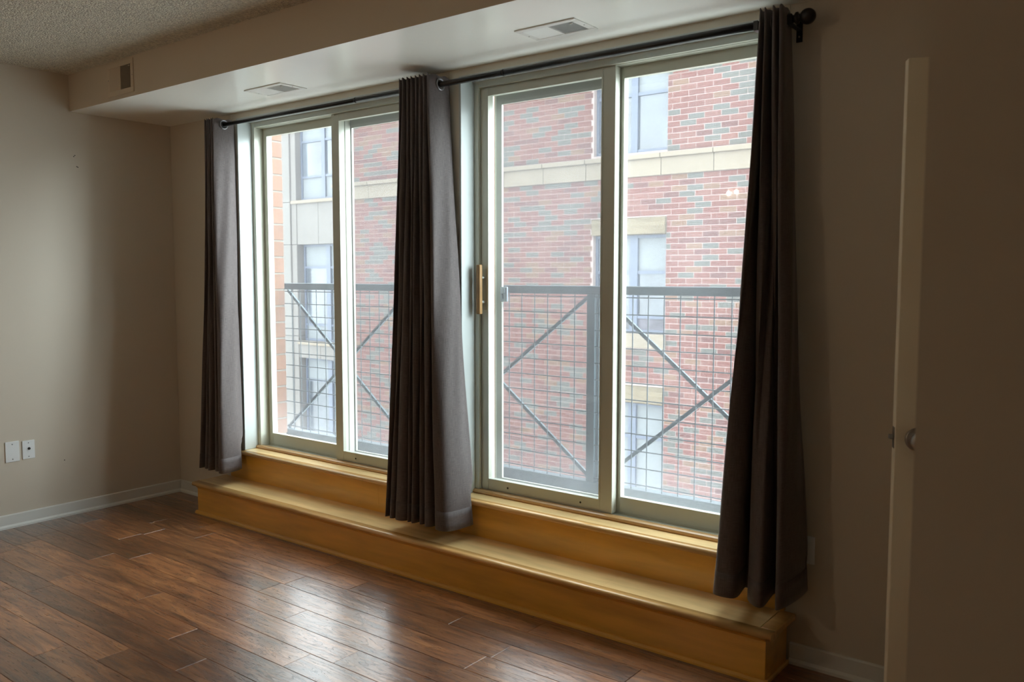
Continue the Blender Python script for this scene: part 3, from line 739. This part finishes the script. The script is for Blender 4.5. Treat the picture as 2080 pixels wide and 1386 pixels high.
# band, lintels, sills
jx = [FX0, -9.8, -8.8, -7.8, -6.8, -5.8, -4.82, -3.83, -3.25, -2.25, -1.25, -.25, .75, FX1]
for a, b in zip(jx, jx[1:]):
    bm = B(); bx(bm, a+.005, b-.005, YF-.045, YF+.03, SB[0], SB[1]-.085, .004); bx(bm, a+.005, b-.005, YF-.095, YF+.03, SB[1]-.085, SB[1], .008); obj('band_stone', bm, 'stone', bb)
for a, b, c, d in lints:
    bm = B(); bx(bm, a, b, YF-.030, YF+.05, c, d, .015); bmesh.ops.subdivide_edges(bm, edges=list(bm.edges), cuts=3, use_grid_fill=True)
    rr = random.Random(5)
    for v in bm.verts:
        if v.co.y < YF: v.co.y -= rr.random()*.03
    obj('lintel', bm, 'rockstone', bb)
for a, b, c, d in sills: obj('window_sill', box(a, b, YF-.06, YF+.09, c, d, .008), 'stone', bb)
# windows of the brick building
def far_window(par, x0, x1, z0, z1_, y, mull, rails, style):
    f = B(); fw_ = .055
    ring(f, x0, x1, z0, z1_, y+.06, y+.14, fw_, fw_, fw_*1.2, fw_)
    for a, b in mull: bx(f, a, b, y+.05, y+.14, z0, z1_)
    ed = [x0+fw_]+[c for ab in mull for c in ab]+[x1-fw_]
    for i in range(0, len(ed), 2):
        for rz in rails: bx(f, ed[i], ed[i+1], y+.065, y+.14, rz-.03, rz+.03)
    o = obj('window', f, 'navy', par)
    zs = [z0+fw_]+sorted(rails)+[z1_-fw_]
    for i in range(0, len(ed), 2):
        for j in range(len(zs)-1):
            st_ = style[min(j, len(style)-1)]
            obj('pane', box(ed[i], ed[i+1], y+.10, y+.108, zs[j]+(.03 if j else 0), zs[j+1]-(.03 if j < len(zs)-2 else 0)), 'far_glass' if st_ == 'g' else st_, o)
    return o
far_window(bb, WX0, WX1, 3.60, 5.62, YF+.03, [(-2.93, -2.80)], [4.66], ['far_glass', 'blind'])
far_window(bb, WX0, WX1, .32, 2.12, YF+.03, [(-2.93, -2.77)], [.62, 1.44], ['far_dark', 'far_glass', 'blind'])
far_window(bb, WX0, WX1, -2.79, -.97, YF+.03, [(-2.93, -2.77)], [-1.62], ['blind', 'blind'])
far_window(bb, WX0, WX1, -5.9, -4.1, YF+.03, [(-2.93, -2.77)], [-5.0], ['blind', 'blind'])
bm = B(); bx(bm, WX0, WX1, YF+.16, YF+.2, 3.70, 4.05); obj('window_shade', bm, 'blind', bb)

# beige precast building further back
YG = 12.0   # stands 1.2 m further back than the brick front
cb = thing('concrete_building', (-13.5, YG, GZ), 'pale beige panelled building with slate window frames beyond the left window', 'building')
cx0, cx1 = -14.02, -12.0
fl = [(3.38, 6.9, 'tall'), (-.42, 2.22, 'low'), (-3.5, -.89, 'low'), (-6.2, -4.0, 'low')]
# columns left and right of the window bay, spandrel panels between
for zz0, zz1 in ((GZ, -3.3), (-3.29, -.30), (-.29, 2.22), (2.23, 3.38), (3.39, 7.2)):
    obj('column_panel', box(-16.6, cx0-.22, YG-.10, YG+.5, zz0, zz1, .008), 'concrete', cb)
    obj('column_panel', box(cx0-.21, cx0, YG-.06, YG+.5, zz0, zz1, .008), 'concrete', cb)
sp_ = [(2.22, 3.38), (-.89, -.42), (-4.0, -3.5), (6.9, 7.2)]
for zz0, zz1 in sp_:
    for a, b in ((cx0+.005, -13.13), (-13.12, cx1+.1), (cx1+.11, FX0-.02)):
        obj('spandrel_panel', box(a, b, YG-.04, YG+.5, zz0+.004, zz1-.004, .006), 'concrete', cb)
obj('ledge', box(cx0-.2, FX0-.02, YG-.10, YG+.1, 3.33, 3.42, .01), 'stone', cb)
far_window(cb, cx0+.02, FX0-.03, 3.42, 6.9, YG+.05, [(-13.12, -12.98), (-11.8, -11.66)], [4.05, 5.0, 6.3], ['blind', 'far_glass', 'blind'])
for (a, b) in ((-.42, 2.22), (-3.5, -.89), (-6.2, -4.0)):
    far_window(cb, cx0+.05, FX0-.03, a, b, YG+.08, [(-13.02, -12.86), (-11.8, -11.66)], [a+.45, b-.62], ['blind', 'far_glass', 'blind'])
    obj('window_sill', box(cx0-.02, FX0-.03, YG-.09, YG+.08, a-.10, a, .008), 'stone', cb)
obj('rear_mass', box(-16.6, FX0-.02, YG+.5, YG+6, GZ, 7.2), 'concrete', cb)
